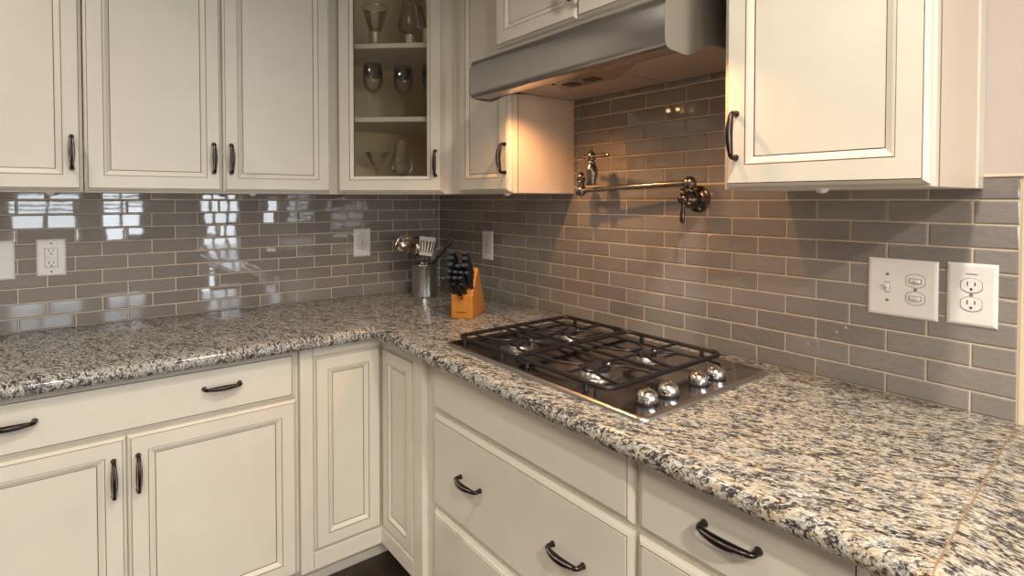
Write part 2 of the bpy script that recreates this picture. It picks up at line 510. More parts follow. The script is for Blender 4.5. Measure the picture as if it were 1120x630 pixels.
prof = DOOR[:8] + [(.050, .020, 0), (.0503, .0186, 1), (.052, .0186, 1), (.0525, .0196, 0), (.058, .0175, 0), (.066, .011, 0), (.066, .0, 1)]
mb.rings(dx0, dx1, dz0, dz1, -.0008, prof, center=False)
mb.f.pop(0); mb.m.pop(0)
i = 0; j = (len(prof)-1)*4
for k in range(4): mb.face((k, j+k, j+(k+1) % 4, (k+1) % 4), 0)
gd = mb.build('door', ['paint', 'glaze', 'glaze_soft'], gc)
MB().box(dx0+.062, dx1-.062, -.008, -.005, dz0+.062, dz1-.062).build('glass_pane', 'pane', gd)
pull(gd, dx1-.030, -.0205, .123)

# narrow wall cabinet between corner cabinet and hood
c = thing('wall_cabinet', 'narrow cream wall cabinet between the glass corner cabinet and the steel hood', 'cabinet', (-FR, -.606, UZ), R90, 'cream wall cabinets')
MB().box(.0005, .389, 0, FR-.001, 0, 1.07).build('body', ['paint'], c, bevel=.0015)
door(c, .073, .386, .006, 1.066, (.371-.0, .1205))
b = MB().box(.389, .3905, .0225, FR-.012, .002, 1.06).box(.389, .3900, .0200, .0225, .002, 1.06, 1)
b.build('end_panel', ['side', 'glaze_soft'], c)
bumpers(c, [(.33, .02, 0)])

# cabinet above the hood
OX = .366
c = thing('wall_cabinet', 'short cream two-door wall cabinet above the steel range hood', 'cabinet', (-OX, -.998, 1.862), R90, 'cream wall cabinets')
MB().box(0, .764, 0, OX-.001, 0, .596).build('body', 'paint', c, bevel=.0015)
door(c, .002, .3805, .010, .592, (.356, .122))
door(c, .3835, .762, .010, .592, (.408, .122))

# wall cabinet on the right
c = thing('wall_cabinet', 'cream single-door wall cabinet right of the range hood, above the light switches', 'cabinet', (-FR, -1.785, UZ), R90, 'cream wall cabinets')
MB().box(0, .398, 0, FR-.001, 0, 1.07).build('body', 'paint', c, bevel=.0015)
door(c, .010, .392, .006, 1.066, (.039, .1205))
b = MB().box(.398, .400, .022, FR-.052, .001, 1.065)
b.box(.398, .3994, .0195, .022, .001, 1.065, 1).box(.398, .3994, FR-.052, FR-.0495, .001, 1.065, 1)
b.build('end_panel', ['side', 'glaze_soft'], c)
MB().box(.398, .404, FR-.05, FR-.001, 0, 1.068).build('scribe_strip', 'paint', c, bevel=.002)
bumpers(c, [(.20, .03, 0)])

# ------------------------------------------------------------------ base cabinets
BF = .610
def base_body(parent, w, d=BF-.004, z0=.105, z1=.871):
    MB().box(0, w, 0, d, z0, z1).box(.0, w, .075, d, 0, z0).build('body', 'paint', parent, bevel=.001)
c = thing('base_cabinet', 'cream base cabinet at the left with a wide two-handled drawer over two doors', 'cabinet', (-1.872, -BF, 0), 0, 'cream base cabinets')
base_body(c, .9495)
drawer(c, .008, .938, .708, .862, [(.717, .7945), (.230, .7945)])
door(c, .008, .472, .112, .701, (.443, .592))
door(c, .475, .940, .112, .701, (.500, .592))

# corner cabinet with a two-leaf door folding into the corner
c = thing('corner_base_cabinet', 'cream corner base cabinet with a two-leaf door in the inside corner', 'cabinet', (-.632, -.632, 0), 0, 'cream base cabinets')
w = .2895; e = .3045; bk = .628
b = MB()
poly = [(-w, .020), (.020, .020), (.020, -e), (bk, -e), (bk, bk), (-w, bk)]
b.prism(poly, .105, .871, 'z')
kick = [(-w, .095), (.095, .095), (.095, -e), (bk, -e), (bk, bk), (-w, bk)]
b.prism(kick, 0, .105, 'z')
# frame standing 20 mm proud around the doors
b.box(-w, -.2475, 0, .020, .105, .871); b.box(-.246, .0, 0, .020, .835, .871); b.box(-.246, .0, 0, .020, .105, .163)
b.box(0, .020, -e, -.2475, .105, .871); b.box(0, .020, -.246, .020, .835, .871); b.box(0, .020, -.246, .020, .105, .163)
b.build('body', 'paint', c, bevel=.0012)
dd = bpy.data.objects.new('folding_door', None); C.objects.link(dd); dd.parent = c; dd.location = (0, 0, 0)
mb = MB(); mb.rings(-.2435, .0018, .1655, .8325, .0195, [(a, h*.96, m_) for a, h, m_ in DOOR]); mb.build('door_leaf', ['paint', 'glaze', 'glaze_soft'], dd)
mb = MB(); mb.rings(0.0018, .2435, .1655, .8325, .0195, [(a, h*.96, m_) for a, h, m_ in DOOR])
o = mb.build('door_leaf', ['paint', 'glaze', 'glaze_soft'], dd); o.rotation_euler = (0, 0, R90)

# cooktop cabinet
c = thing('base_cabinet', 'cream base cabinet under the cooktop with a blank front over wide drawers', 'cabinet', (-BF, -.9372, 0), R90, 'cream base cabinets')
base_body(c, .8515)
drawer(c, .061, .844, .711, .863, (), 'front_panel')
drawer(c, .061, .844, .410, .697, [(.273, .563), (.665, .563)])
drawer(c, .061, .844, .112, .394, [(.273, .262), (.665, .262)])
c = thing('base_cabinet', 'cream base cabinet at the lower right, a one-handled drawer under the counter seam', 'cabinet', (-BF, -1.7890, 0), R90, 'cream base cabinets')
base_body(c, .411)
drawer(c, .004, .405, .711, .863, [(.204, .796)])
drawer(c, .004, .405, .410, .697, [(.204, .56)])
drawer(c, .004, .405, .112, .394, [(.204, .262)])
c = thing('base_cabinet', 'cream base cabinet carrying the counter at the right edge of the photo', 'cabinet', (-BF, -2.2005, 0), R90, 'cream base cabinets')
base_body(c, .6)

# ------------------------------------------------------------------ worktops
def edge_profile(zt=.915, t=.043):
    """(out, z) pairs for a softly rolled edge; out is measured back from the front-most line"""
    z0 = zt-t
    return [(.022, z0), (.010, z0+.001), (.004, z0+.005), (.0008, z0+.012), (0, z0+.019), (.0012, z0+.027), (.005, z0+.0345), (.011, z0+.0395), (.019, z0+.0423), (.028, zt)]
CF = .682
b = MB()
# outline of the L: front edge runs from the left end, round the inside corner, to the seam
XL, YR = -1.90, -2.2470
YF = -2.2810
rc = .02                                          # small radius at the inside corner
prof = edge_profile()
cols = []
path = [((XL, -CF), (0, -1))]
for k in range(9):
    a = pi/2*k/8
    cx_, cy_ = -CF-rc, -CF-rc
    path.append(((cx_+rc*sin(a), cy_+rc*cos(a)), (-sin(a), -cos(a))))
path.append(((-CF, YF), (-1, 0)))
for (x, y), (nx, ny) in path:
    cols.append([b.vert((x-nx*o_, y-ny*o_+(.05*o_ if (nx, ny) == (-1, 0) and y == YF else 0), z)) for o_, z in prof])
for i in range(len(cols)-1):
    for j in range(len(prof)-1):
        b.face((cols[i][j], cols[i][j+1], cols[i+1][j+1], cols[i+1][j]))
top = [c_[-1] for c_ in cols]; bot = [c_[0] for c_ in cols]
bk = [(-.009, YR), (-.009, -.009), (XL, -.009)]
tb_ = [b.vert((x, y, .915)) for x, y in bk]; bb_ = [b.vert((x, y, .872)) for x, y in bk]
b.face(top+tb_); b.face((bot+bb_)[::-1])
b.face((cols[-1][::-1][0], *[]) if False else [*cols[-1], tb_[0], bb_[0]])
b.face([*cols[0][::-1], bb_[2], tb_[2]])
b.face((tb_[0], tb_[1], bb_[1], bb_[0])); b.face((tb_[1], tb_[2], bb_[2], bb_[1]))
ct = tag(b.build('countertop', 'granite', None, smooth=40), 'speckled granite countertop turning the corner, holding the cooktop and knife block', 'countertop', 'granite countertops')
b = MB()
Y2 = -2.2496; Y3 = -3.0
cols = [[b.vert((-CF+o_, y+(.05*o_-.034 if y == Y2 else 0), z)) for o_, z in prof] for y in (Y2, Y3)]
for j in range(len(prof)-1): b.face((cols[0][j], cols[0][j+1], cols[1][j+1], cols[1][j]))
q = [b.vert(p) for p in ((-.009, Y2, .915), (-.009, Y3, .915), (-.009, Y2, .872), (-.009, Y3, .872))]
b.face((cols[0][-1], cols[1][-1], q[1], q[0])); b.face((cols[0][0], q[2], q[3], cols[1][0]))
b.face([*cols[0], q[0], q[2]]); b.face([*cols[1][::-1], q[3], q[1]]); b.face((q[0], q[1], q[3], q[2]))
c2 = tag(b.build('countertop', 'granite2', None, smooth=40), 'granite countertop slab beyond the joint at the right edge of the photo', 'countertop', 'granite countertops')
b = MB()
loft(b, [[(-CF+o_, yy+.05*o_-.034, z-.0006) for o_, z in prof] + [(-.009, yy, .9146), (-.009, yy, .873)] for yy in (-2.2497, -2.2469)])
b.build('seam', 'seam', c2)
CT = .915

# ------------------------------------------------------------------ cooktop
ck = thing('cooktop', 'stainless gas cooktop with black grates and four chrome knobs set in the counter', 'cooktop', (-.345, -1.410, CT+.0005))
hx, hy = .262, .381
def rrect(x0, x1, y0, y1, r, n=6):
    pts = []
    for cx_, cy_, a0 in ((x1-r, y1-r, 0), (x0+r, y1-r, pi/2), (x0+r, y0+r, pi), (x1-r, y0+r, 3*pi/2)):
        pts += [(cx_+r*cos(a0+pi/2*k/n), cy_+r*sin(a0+pi/2*k/n)) for k in range(n+1)]
    return pts
b = MB()
L_ = []
for ins, z in ((0, 0), (0, .003), (.0015, .0062), (.005, .0082), (.010, .0088), (.0125, .0082), (.016, .0072)):
    L_.append([(x, y, z) for x, y in rrect(-hx+ins, hx-ins, -hy+ins, hy-ins, .022-ins*.6)])
loft(b, L_, mats=[1, 1, 1, 1, 0, 0, 0]); b.build('tray', ['steel_top', 'rim'], ck, smooth=35)
# burner bowls: shallow dark wells around each burner
BX, BY = (-.112, .092), (.190, -.112)
zt = .0074
def burner(i, x, y, r):
    b = MB()
    T = Matrix.Translation((x, y, zt))
    b.lathe([(r*1.75, 0), (r*1.72, .0025), (r*1.62, .0032), (r*1.45, .0018), (r*1.1, .0015), (r*1.05, .006), (r*.98, .010)], 36, 0, T, mats=[1, 1, 1, 1, 1, 1, 1])
    b.lathe([(r*.92, .010), (r*1.02, .0115), (r*1.02, .016), (r*.9, .0185), (r*.5, .0205), (.0, .021)], 36, 0, T)
    # igniter
    b.lathe([(.004, 0), (.004, .018), (.002, .022)], 10, 2, Matrix.Translation((x+r*1.25, y, zt)))
    return b.build('burner', ['burner', 'burnerring', 'plate'], ck, smooth=40)
for i, (x, y, r) in enumerate(((BX[0], BY[0], .034), (BX[1], BY[0], .030), (BX[0], BY[1], .040), (BX[1], BY[1], .030))): burner(i, x, y, r)
# cast grates
GZ = .0265
def grate(y0, y1, cyy, legs):
    x0, x1 = -.222, .240; r = .0062
    b = MB()
    loop = [(x, y, GZ) for x, y in rrect(x0, x1, y0, y1, .026, 5)]
    b.tube(loop+[loop[0], loop[1]], r, 8, 0, cap=False, up=(0, 0, 1))
    xm = (BX[0]+BX[1])/2
    b.tube([(xm, y0, GZ), (xm, y1, GZ)], r*.85, 8)
    for bx in BX:
        xa, xb = (x0, xm) if bx == BX[0] else (xm, x1)
        for s_ in (-1, 1):                        # bow-shaped fingers from both sides towards the burner
            ys = y1 if s_ > 0 else y0
            pts = []
            for t in range(15):
                a = -pi/2 + pi*t/14
                pts.append((bx+.062*sin(a), ys - s_*(abs(ys-cyy)-.024)*max(0, cos(a))**.6, GZ+.001))
            b.tube(pts, r*.66, 8, 0)
        for s_, xe in ((-1, xa), (1, xb)):
            b.tube([(xe, cyy, GZ), (bx+s_*.028, cyy, GZ+.001)], [r*.75, r*.55], 8)
    for x in (x0, x1):
        for y in legs:
            e_ = -1 if x < 0 else 1
            b.tube([(x, y, GZ), (x+e_*.004, y, .018), (x+e_*.004, y, .0082)], [.0062, .0056, .0066], 8)
    return b.build('grate', 'iron', ck, smooth=50)
grate(.080, .357, BY[0], (.316, .130))
grate(-.254, .072, BY[1], (.022, -.190))
# knobs
for x in (-.170, -.094, .026, .098):
    b = MB()
    T = Matrix.Translation((x, -.320, .0072))
    b.lathe([(.0255, 0), (.0255, .003), (.0235, .004)], 28, 1, T)
    b.lathe([(.0235, .004), (.0240, .009), (.0232, .016), (.0205, .0215), (.0150, .0250), (.007, .0268), (0, .0272)], 28, 0, T)
    # grip blade standing across the dome
    pts = [(x-.020+.040*k/10, -.320) for k in range(11)]
    L2 = []
    for k in range(11):
        t = k/10; px = x-.0235+.047*t; h = .015+.0225*sin(pi*min(1, max(0, t)))**.6
        L2.append([(px, -.320-.0042, .010), (px, -.320-.0030, h), (px, -.320, h+.0014), (px, -.320+.0030, h), (px, -.320+.0042, .010)])
    loft(b, L2)
    b.build('knob', ['chrome', 'black'], ck, smooth=40)
MB().lathe([(.007, 0), (.007, .0006), (.006, .0008)], 18, 0, Matrix.Translation((.185, -.305, .0072))).build('badge', 'slot', ck)

# ------------------------------------------------------------------ range hood
HY0, HY1 = -1.752, -.999
hd = thing('range_hood', 'stainless steel under-cabinet range hood over the cooktop', 'range hood', (-.006, (HY0+HY1)/2, 1.69))
hw = (HY1-HY0)/2
def hp(d, z): return (-(d-.006), z-1.69)
prof = [(.002, 1.852), (.34, 1.852), (.40, 1.840), (.455, 1.822), (.476, 1.812), (.485, 1.801), (.488, 1.788), (.488, 1.716), (.486, 1.705), (.479, 1.698), (.468, 1.695),
        (.427, 1.695), (.425, 1.699), (.425, 1.742), (.002, 1.742)]
b = MB(); b.prism([hp(*p) for p in prof], -hw+.002, hw-.002, 'y')
b.build('canopy', 'steel', hd, smooth=50)
side = [(.002, 1.853), (.34, 1.853), (.40, 1.841), (.455, 1.823), (.476, 1.813), (.486, 1.802), (.489, 1.788), (.489, 1.716), (.487, 1.705), (.480, 1.697), (.468, 1.693),
        (.415, 1.690), (.400, 1.692), (.380, 1.700), (.355, 1.713), (.325, 1.724), (.29, 1.731), (.24, 1.735), (.002, 1.737)]
for s_ in (-1, 1):
    b = MB(); ya, yb = sorted((s_*hw, s_*(hw-.0018)))
    b.prism([hp(*p) for p in side], ya, yb, 'y'); b.build('side_panel', 'steel', hd)
# control housing under the nose
b = MB()
hc = (HY0+HY1)/2
tr_h = [(.4255, -1.305), (.345, -1.285), (.332, -1.292), (.332, -1.49), (.345, -1.515), (.385, -1.575), (.4255, -1.628)]
b.prism([(-(d_-.006), y_-hc) for d_, y_ in tr_h], .0055, .0525, 'z')
hs = b.build('control_housing', 'steel', hd, bevel=.003)
for y_ in (-1.350, -1.432):
    MB().box(-.388, -.350, y_-hc-.020, y_-hc+.020, .0040, .010).build('switch', 'slot', hs)
MB().lathe([(.005, 0), (.005, .003)], 12, 0, Matrix.Translation((-.408, -1.318-hc, .0040))).build('screw', 'slot', hs)
for ya, yb in ((-hw+.01, -.052), (-.046, hw-.012)):
    MB().box(-.322 if ya < -.2 else -.322, -.02, ya, yb, .044, .0515).build('filter_panel', 'hoodpan', hd, bevel=.002)
MB().box(-.352, -.334, -.285, -.245, .0425, .046).build('vent_slot', 'slot', hd)
for y_, d_ in ((-1.145, .372), (-1.190, .372)):
    MB().lathe([(0, 0), (.007, .001), (.009, .006), (.007, .012)], 14, 0, Matrix.Translation((-d_, y_-hc, .032))).build('lamp_bulb', 'lens', hd, smooth=60)

MB().lathe([(.014, .0405), (.012, .0350), (0, .0340)], 20, 0, Matrix.Translation((-.382, -1.700-hc, .0035)), cap=False).build('lamp_lens', 'lens', hd, smooth=60)

# ------------------------------------------------------------------ pot filler
pf = thing('pot_filler', 'bronze folding pot filler faucet on the tiled wall below the hood', 'faucet', (-.0096, -1.527, 1.367))
b = MB()
b.lathe([(.040, 0), (.040, .004), (.037, .007), (.034, .009), (.0335, .012), (.029, .014), (.023, .018), (.0235, .026), (.0275, .036), (.028, .046), (.0245, .058), (.017, .068), (.0125, .074)], 32, 0, align((0, 0, 0), (-1, 0, 0)))
b.build('wall_flange', 'fillerdark', pf, smooth=40)
b = MB()
b.ball((-.080, 0, 0), .0160, 18, 0)
b.lathe([(.007, .012), (.009, .018), (.006, .024), (.008, .029), (.005, .034), (0, .035)], 16, 0, align((-.080, 0, 0), (0, 0, 1)))
b.tube([(-.080, 0, -.010), (-.082, 0, -.026), (-.083, 0, -.048), (-.083, 0, -.064), (-.083, 0, -.072)], [.0062, .0052, .0076, .0072, .003], 12)
b.build('valve_lever', 'fillerdark', pf, smooth=40)
b = MB()
b.lathe([(.0105, .020), (.0125, .024), (.0125, .027), (.010, .030), (.0105, .034)], 20, 0, align((-.048, 0, 0), (0, 0, 1)))
b.ball((-.048, 0, .048), .0205, 20, 0)
EY = .409
b.tube([(-.050, .010, .048), (-.072, EY*.55, .039), (-.088, EY-.012, .031)], .0092, 14)
b.ball((-.088, EY, .030), .0200, 20, 0)
b.build('lower_arm', 'filler', pf, smooth=40)
b = MB()
b.lathe([(.0145, .010), (.016, .015), (.0130, .018), (.0125, .028), (.0150, .031), (.0135, .036)], 20, 0, align((-.088, EY, .030), (0, 0, 1)))
b.ball((-.088, EY, .076), .0195, 20, 0)
SX, SY = -.104, .345
b.tube([(-.090, EY-.006, .076), (SX, SY, .080)], .0080, 12)
b.build('upper_arm', 'filler', pf, smooth=40)
b = MB()
b.lathe([(.0150, .066), (.0160, .069), (.0172, .082), (.0225, .104), (.0230, .114), (.0198, .128), (.0140, .138), (.0152, .141), (.0145, .146), (.0110, .150)], 22, 0, Matrix.Translation((SX, SY, -.018)))
b.ball((SX, SY, .144), .0180, 18, 0)
b.lathe([(0, .175), (.005, .177), (.006, .181), (0, .186)], 12, 0, Matrix.Translation((SX, SY, -.018)))
b.build('spout', 'filler', pf, smooth=40)
b = MB()
b.tube([(SX+.004, SY+.012, .144), (SX+.006, SY+.026, .145), (SX+.008, SY+.040, .146)], [.0070, .0052, .0085], 12)
b.tube([(SX-.003, SY-.012, .144), (SX-.006, SY-.030, .145), (SX-.010, SY-.060, .145), (SX-.014, SY-.082, .1445), (SX-.016, SY-.092, .144)], [.0066, .0060, .0078, .0082, .004], 12)
b.build('spout_lever', 'filler', pf, smooth=40)

# ------------------------------------------------------------------ electrical plates
def plate_body(w, h, t=.006):
    mb = MB()
    mb.rings(-w/2, w/2, -h/2, h/2, 0, [(0, 0, 0), (0, .0015, 0), (.003, .0045, 0), (.007, t, 0)])
    return mb
def recept(parent, z, y=-.006):
    """one rounded receptacle face with two slots and an earth hole"""
    def oval(rx, rz, cut):
        return [(max(-rx*cut, min(rx*cut, rx*1.12*cos(a))), z+rz*sin(a)) for a in [2*pi*k/40 for k in range(40)]]
    g = MB(); g.prism(oval(.0182, .0158, 1), y-.0004, y+.001, 'y', 0); g.build('gap', 'plate_shadow', parent)
    g = MB(); g.prism(oval(.0170, .0146, 1), y-.0022, y+.001, 'y', 0); r = g.build('receptacle', 'plate', parent, bevel=.0006)
    s_ = MB()
    s_.box(-.0072, -.0052, y-.0025, y, z-.001, z+.008); s_.box(.0052, .0072, y-.0025, y, z, z+.0075)
    s_.lathe([(.0026, 0), (.0026, .0025)], 12, 0, align((0, y, z-.0075), (0, -1, 0)))
    s_.build('slots', 'slot', r)
def screw(parent, x, z, y=-.006):
    MB().lathe([(.0034, 0), (.0034, .0006), (.002, .0012), (0, .0013)], 12, 0, align((x, y, z), (0, -1, 0))).build('screw', 'plate_shadow', parent)
def outlet(loc, rotz, label, w=.084, h=.132):
    t = thing('wall_outlet', label, 'outlet', loc, rotz, 'duplex outlets on the tile')
    plate_body(w, h).build('cover_plate', 'plate', t, smooth=20)
    recept(t, .0195); recept(t, -.0195); screw(t, 0, 0)
    MB().box(-.010, .010, -.0064, -.006, .0425, .0445).build('mark', 'plate_shadow', t)
    return t
outlet((-.0098, -2.1745, 1.1655), R90, 'white duplex outlet right of the switch plate, near the right edge')
outlet((-.4365, -.0098, 1.162), 0, 'white duplex outlet on the tile left of the utensil crock')
outlet((-.0098, -.4385, 1.156), R90, 'white duplex outlet on the tile right of the knife block', .082)
t = thing('wall_outlet', 'white outlet with test buttons and a square face at the far left', 'outlet', (-1.5745, -.0098, 1.1645), 0)
plate_body(.080, .128).build('cover_plate', 'plate', t, smooth=20)
MB().box(-.0182, .0182, -.0064, -.004, -.0342, .0342).build('gap', 'plate_shadow', t)
f_ = MB().box(-.0168, .0168, -.0078, -.004, -.0328, .0328).build('receptacle', 'plate', t, bevel=.001)
for z in (.021, -.021):
    s_ = MB()
    s_.box(-.0072, -.0052, -.0083, -.007, z-.001, z+.008); s_.box(.0052, .0072, -.0083, -.007, z, z+.0075)
    s_.lathe([(.0026, 0), (.0026, .0013)], 12, 0, align((0, -.007, z-.0075), (0, -1, 0)))
    s_.build('slots', 'slot', f_)
for z, w_ in ((.0050, .010), (-.0040, .010)):
    MB().box(-w_/2, w_/2, -.0092, -.0075, z-.0032, z+.0032).build('button', 'plate', f_, bevel=.0005)
MB().box(-.0115, -.008, -.0083, -.007, .001, .003).build('indicator', 'slot', f_)
screw(t, 0, .049); screw(t, 0, -.049)

def toggle(parent, x, z, up=1, horiz=False):
    g = MB(); (g.box(x-.0052, x+.0052, -.0064, -.005, z-.0118, z+.0118) if not horiz else g.box(x-.0118, x+.0118, -.0086, -.007, z-.0052, z+.0052))
    g.build('slot', 'plate_shadow', parent)
    g = MB()
    if horiz:
        g.box(x-.0105, x+.0105, -.0094, -.0075, z-.0042, z+.0042); g.box(x+up*.001, x+up*.0095, -.0165, -.009, z-.0036, z+.0036)
    else:
        g.box(x-.0042, x+.0042, -.0075, -.0055, z-.0105, z+.0105); g.box(x-.0036, x+.0036, -.0165, -.007, z+up*.001 if up > 0 else z-.0095, z+.0095 if up > 0 else z-.001)
    g.build('switch_lever', 'plate', parent, bevel=.0012)
t = thing('switch_plate', 'white double switch plate on the tile below the right wall cabinet', 'light switch', (-.0098, -2.050, 1.1635), R90)
plate_body(.135, .132).build('cover_plate', 'plate', t, smooth=20)
toggle(t, -.027, 0, 1); screw(t, -.027, .030); screw(t, -.027, -.030)
for z, up in ((.0195, 1), (-.0195, 1)):
    def oval(rx, rz): return [(.027+max(-rx, min(rx, rx*1.12*cos(a))), z+rz*sin(a)) for a in [2*pi*k/40 for k in range(40)]]
    MB().prism(oval(.0182, .0160), -.0064, -.005, 'y').build('gap', 'plate_shadow', t)
    MB().prism(oval(.0170, .0148), -.0080, -.005, 'y').build('switch_face', 'plate', t, bevel=.0006)
    toggle(t, .027, z, up, True)
screw(t, .027, 0)
t = thing('switch_plate', 'white switch plate cut off by the left edge of the photo', 'light switch', (-1.7375, -.0098, 1.1620), 0)
plate_body(.136, .132).build('cover_plate', 'plate', t, smooth=20)
for x in (-.027, .024): toggle(t, x, 0, 1); screw(t, x, .030); screw(t, x, -.030)

# ------------------------------------------------------------------ knife block and knives
KA = radians(-52)
kb = thing('knife_block', 'honey wood knife block full of black-handled knives beside the cooktop', 'knife block', (-.3565, -.7495, CT+.0005), KA)
bw = .0425                                         # half width
blockp = [(0, 0), (-.004, .088), (.066, .187), (.082, .184), (.182, 0)]   # (depth, z)
b = MB(); b.prism(blockp, -bw, bw, 'x', 0)
b.build('block', 'block', kb, bevel=.003)
b = MB(); b.box(-bw*1.004, bw*1.004, .062, .0635, .004, .155, 0)
b.build('glue_line', 'blockdark', kb)
b = MB()
for k, w_ in enumerate((.9, 1, .5, 1, 1, 1, .8, 1, .7)):
    x = -.019+k*.0043; b.box(x, x+.0028*w_, -.0030, -.0022, .0235, .0270)
o = b.build('stamp', 'blockdark', kb)
# knives stand square to the sloping top
sl = Vector((0, .075, .094)).normalized(); nn = (Vector((0, -sl.z, sl.y)) + sl*.16).normalized()
def knife_parts(root, L, rw):
    b = MB()
    n_ = 9; pts = [(0, 0, L*k/(n_-1)) for k in range(n_)]
    rad = [rw*(.80+.20*sin(pi*k/(n_-1)*.9) + (.10 if k > 5 else 0)) for k in range(n_)]
    b.tube(pts, rad, 12, 0, flat=.70, up=(0, 1, 0)); h = b.build('handle', 'knife', root, smooth=50)
    b = MB(); b.tube([(0, 0, L-.002), (0, 0, L+.0025), (0, 0, L+.0035)], [rw*.93, rw*.88, rw*.6], 12, 0, flat=.70, up=(0, 1, 0))
    b.build('end_cap', 'knifecap', root, smooth=50)
# (across, along slope, handle length, radius, words)
knives = [(-.027, .112, .128, 0.0115, 'uppermost of the left column'), (.023, .112, .128, 0.0115, 'uppermost of the right column'),
          (-.029, .092, .120, 0.0115, 'second from the top at the left'), (.025, .092, .120, 0.0115, 'second from the top at the right'),
          (-.029, .070, .112, 0.0115, 'third from the top at the left'), (.027, .070, .108, 0.0115, 'third from the top at the right'),
          (-.001, .068, .104, 0.0105, 'highest of the middle column'), (-.032, .047, .100, 0.0086, 'fourth down at the left edge'),
          (-.008, .045, .098, 0.0086, 'in the middle, fourth row down'), (.013, .045, .096, 0.0086, 'inner right, fourth row down'),
          (-.032, .025, .092, 0.0086, 'lowest small one at the left edge'), (-.009, .025, .090, 0.0086, 'lowest small one in the middle'),
          (.013, .025, .090, 0.0086, 'lowest small one at the right'), (.034, .047, .092, 0.0086, 'at the right edge, fourth row down')]
Rk = Matrix.Rotation(KA, 4, 'Z')
for (a, s_, L, rw, words) in knives:
    p = Vector((a, -.004, .088)) + sl*(s_-.155*L)
    wp = Matrix.Translation(kb.location) @ Rk @ p.to_4d()
    r = thing('knife', 'black-handled knife in the wood block, ' + words, 'knife', wp.xyz, 0, 'knives in the block')
    q = Matrix((Vector((1, 0, 0)), nn.cross(Vector((1, 0, 0))), nn)).transposed().to_4x4()
    r.rotation_euler = (Rk @ q).to_euler()
    knife_parts(r, L, rw*1.22)
p = Vector((0, -.004, .088)) - sl*.008
wp = Matrix.Translation(kb.location) @ Rk @ p.to_4d()
sh = thing('kitchen_scissors', 'black-handled scissors at the front of the wood knife block', 'scissors', wp.xyz)
sh.rotation_euler = (Rk @ q).to_euler()
for s_ in (-1, 1):
    b = MB(); ring = []
    for k in range(17):
        a = 2*pi*k/16; ring.append((s_*.017+.0125*cos(a), 0, .058+.022*sin(a)))
    b.tube(ring, .0042, 8, 0, cap=False, up=(0, 1, 0))
    b.tube([(s_*.012, 0, .038), (s_*.005, 0, .014), (s_*.002, 0, -.004)], [.0048, .0050, .0042], 8, 0)
    b.build('handle_loop', 'knife', sh, smooth=50)
MB().lathe([(.006, 0), (.006, .003), (.004, .005)], 14, 0, align((0, -.004, .008), (0, -1, 0))).build('pivot', 'red', sh)

# ------------------------------------------------------------------ utensil crock
cr = thing('utensil_crock', 'brushed steel crock of cooking utensils in the corner of the counter', 'utensil holder', (-.2235, -.226, CT+.0005))
b = MB()
b.lathe([(.054, 0), (.0565, .002), (.0565, .006), (.0560, .008), (.0560, .146), (.0568, .149), (.0560, .151), (.0545, .150), (.0540, .146), (.0540, .006), (0, .005)], 48, 0)
b.build('cup', 'crocksteel', cr, smooth=35)
view = Vector((-.49, -.87, 0)).normalized()         # towards the open kitchen
rgt = Vector((.87, -.49, 0))
def utensil(label, name, cat, off, base=.02):
    # base point inside the cup
    loc = Vector(cr.location) + rgt*off[0] + view*off[1] + Vector((0, 0, base))
    r = thing(name, label, cat, loc, math.atan2(rgt.y, rgt.x), 'utensils in the crock')
    return r
# local x = right as seen, local -y = towards the viewer, z up
u = utensil('polished steel ladle leaning left out of the steel crock', 'ladle', 'ladle', (.020, .015))
b = MB(); b.tube([(0, 0, 0), (-.035, .0, .10), (-.070, 0, .175), (-.090, -.004, .205)], [.0045, .0045, .004, .0045], 8, 0, flat=.5); b.build('handle', 'utensil', u, smooth=50)
b = MB(); T = align((-.104, -.014, .222), (-.25, -.8, .35)) @ Matrix.Scale(1.22, 4)
b.lathe([(0, -.024), (.018, -.021), (.031, -.010), (.036, .004), (.0375, .006), (.0350, .005), (.030, -.008), (.017, -.018), (0, -.021)], 24, 0, T)
b.build('bowl', 'utensil', u, smooth=60)
u = utensil('steel serving spoon beside the ladle in the steel crock', 'serving_spoon', 'spoon', (.012, -.006))
b = MB(); b.tube([(0, 0, 0), (-.020, .004, .11), (-.035, .009, .150), (-.041, .010, .172)], [.0045, .0045, .004, .006], 8, 0, flat=.5); b.build('handle', 'utensil', u, smooth=50)
b = MB(); b.ball((-.046, .010, .200), .034, 18, 0, (.62, .32, 1)); b.build('bowl', 'utensil', u, smooth=60)
u = utensil('slotted steel turner standing upright at the front of the steel crock', 'slotted_turner', 'spatula', (-.002, .028))
b = MB(); b.tube([(0, 0, 0), (.002, -.002, .10), (.004, -.004, .160), (.006, -.006, .175)], [.0048, .0045, .006, .010], 8, 0, flat=.4); b.build('handle', 'utensil', u, smooth=50)
b = MB()
Tt = Matrix.Translation((.008, -.007, .172)) @ Matrix.Rotation(radians(8), 4, 'Y') @ Matrix.Rotation(radians(-12), 4, 'X')
def tb4(x0, x1, z0, z1, x0t=None, x1t=None):
    x0t = x0 if x0t is None else x0t; x1t = x1 if x1t is None else x1t
    i = len(b.v)
    for y in (-.0009, .0009):
        b.v += [tuple(Tt @ Vector(p)) for p in ((x0, y, z0), (x1, y, z0), (x1t, y, z1), (x0t, y, z1))]
    for qd in ((0, 1, 2, 3), (7, 6, 5, 4), (0, 4, 5, 1), (1, 5, 6, 2), (2, 6, 7, 3), (3, 7, 4, 0)): b.face([i+k for k in qd])
tb4(-.030, .030, 0, .014); tb4(-.037, .037, .068, .088)
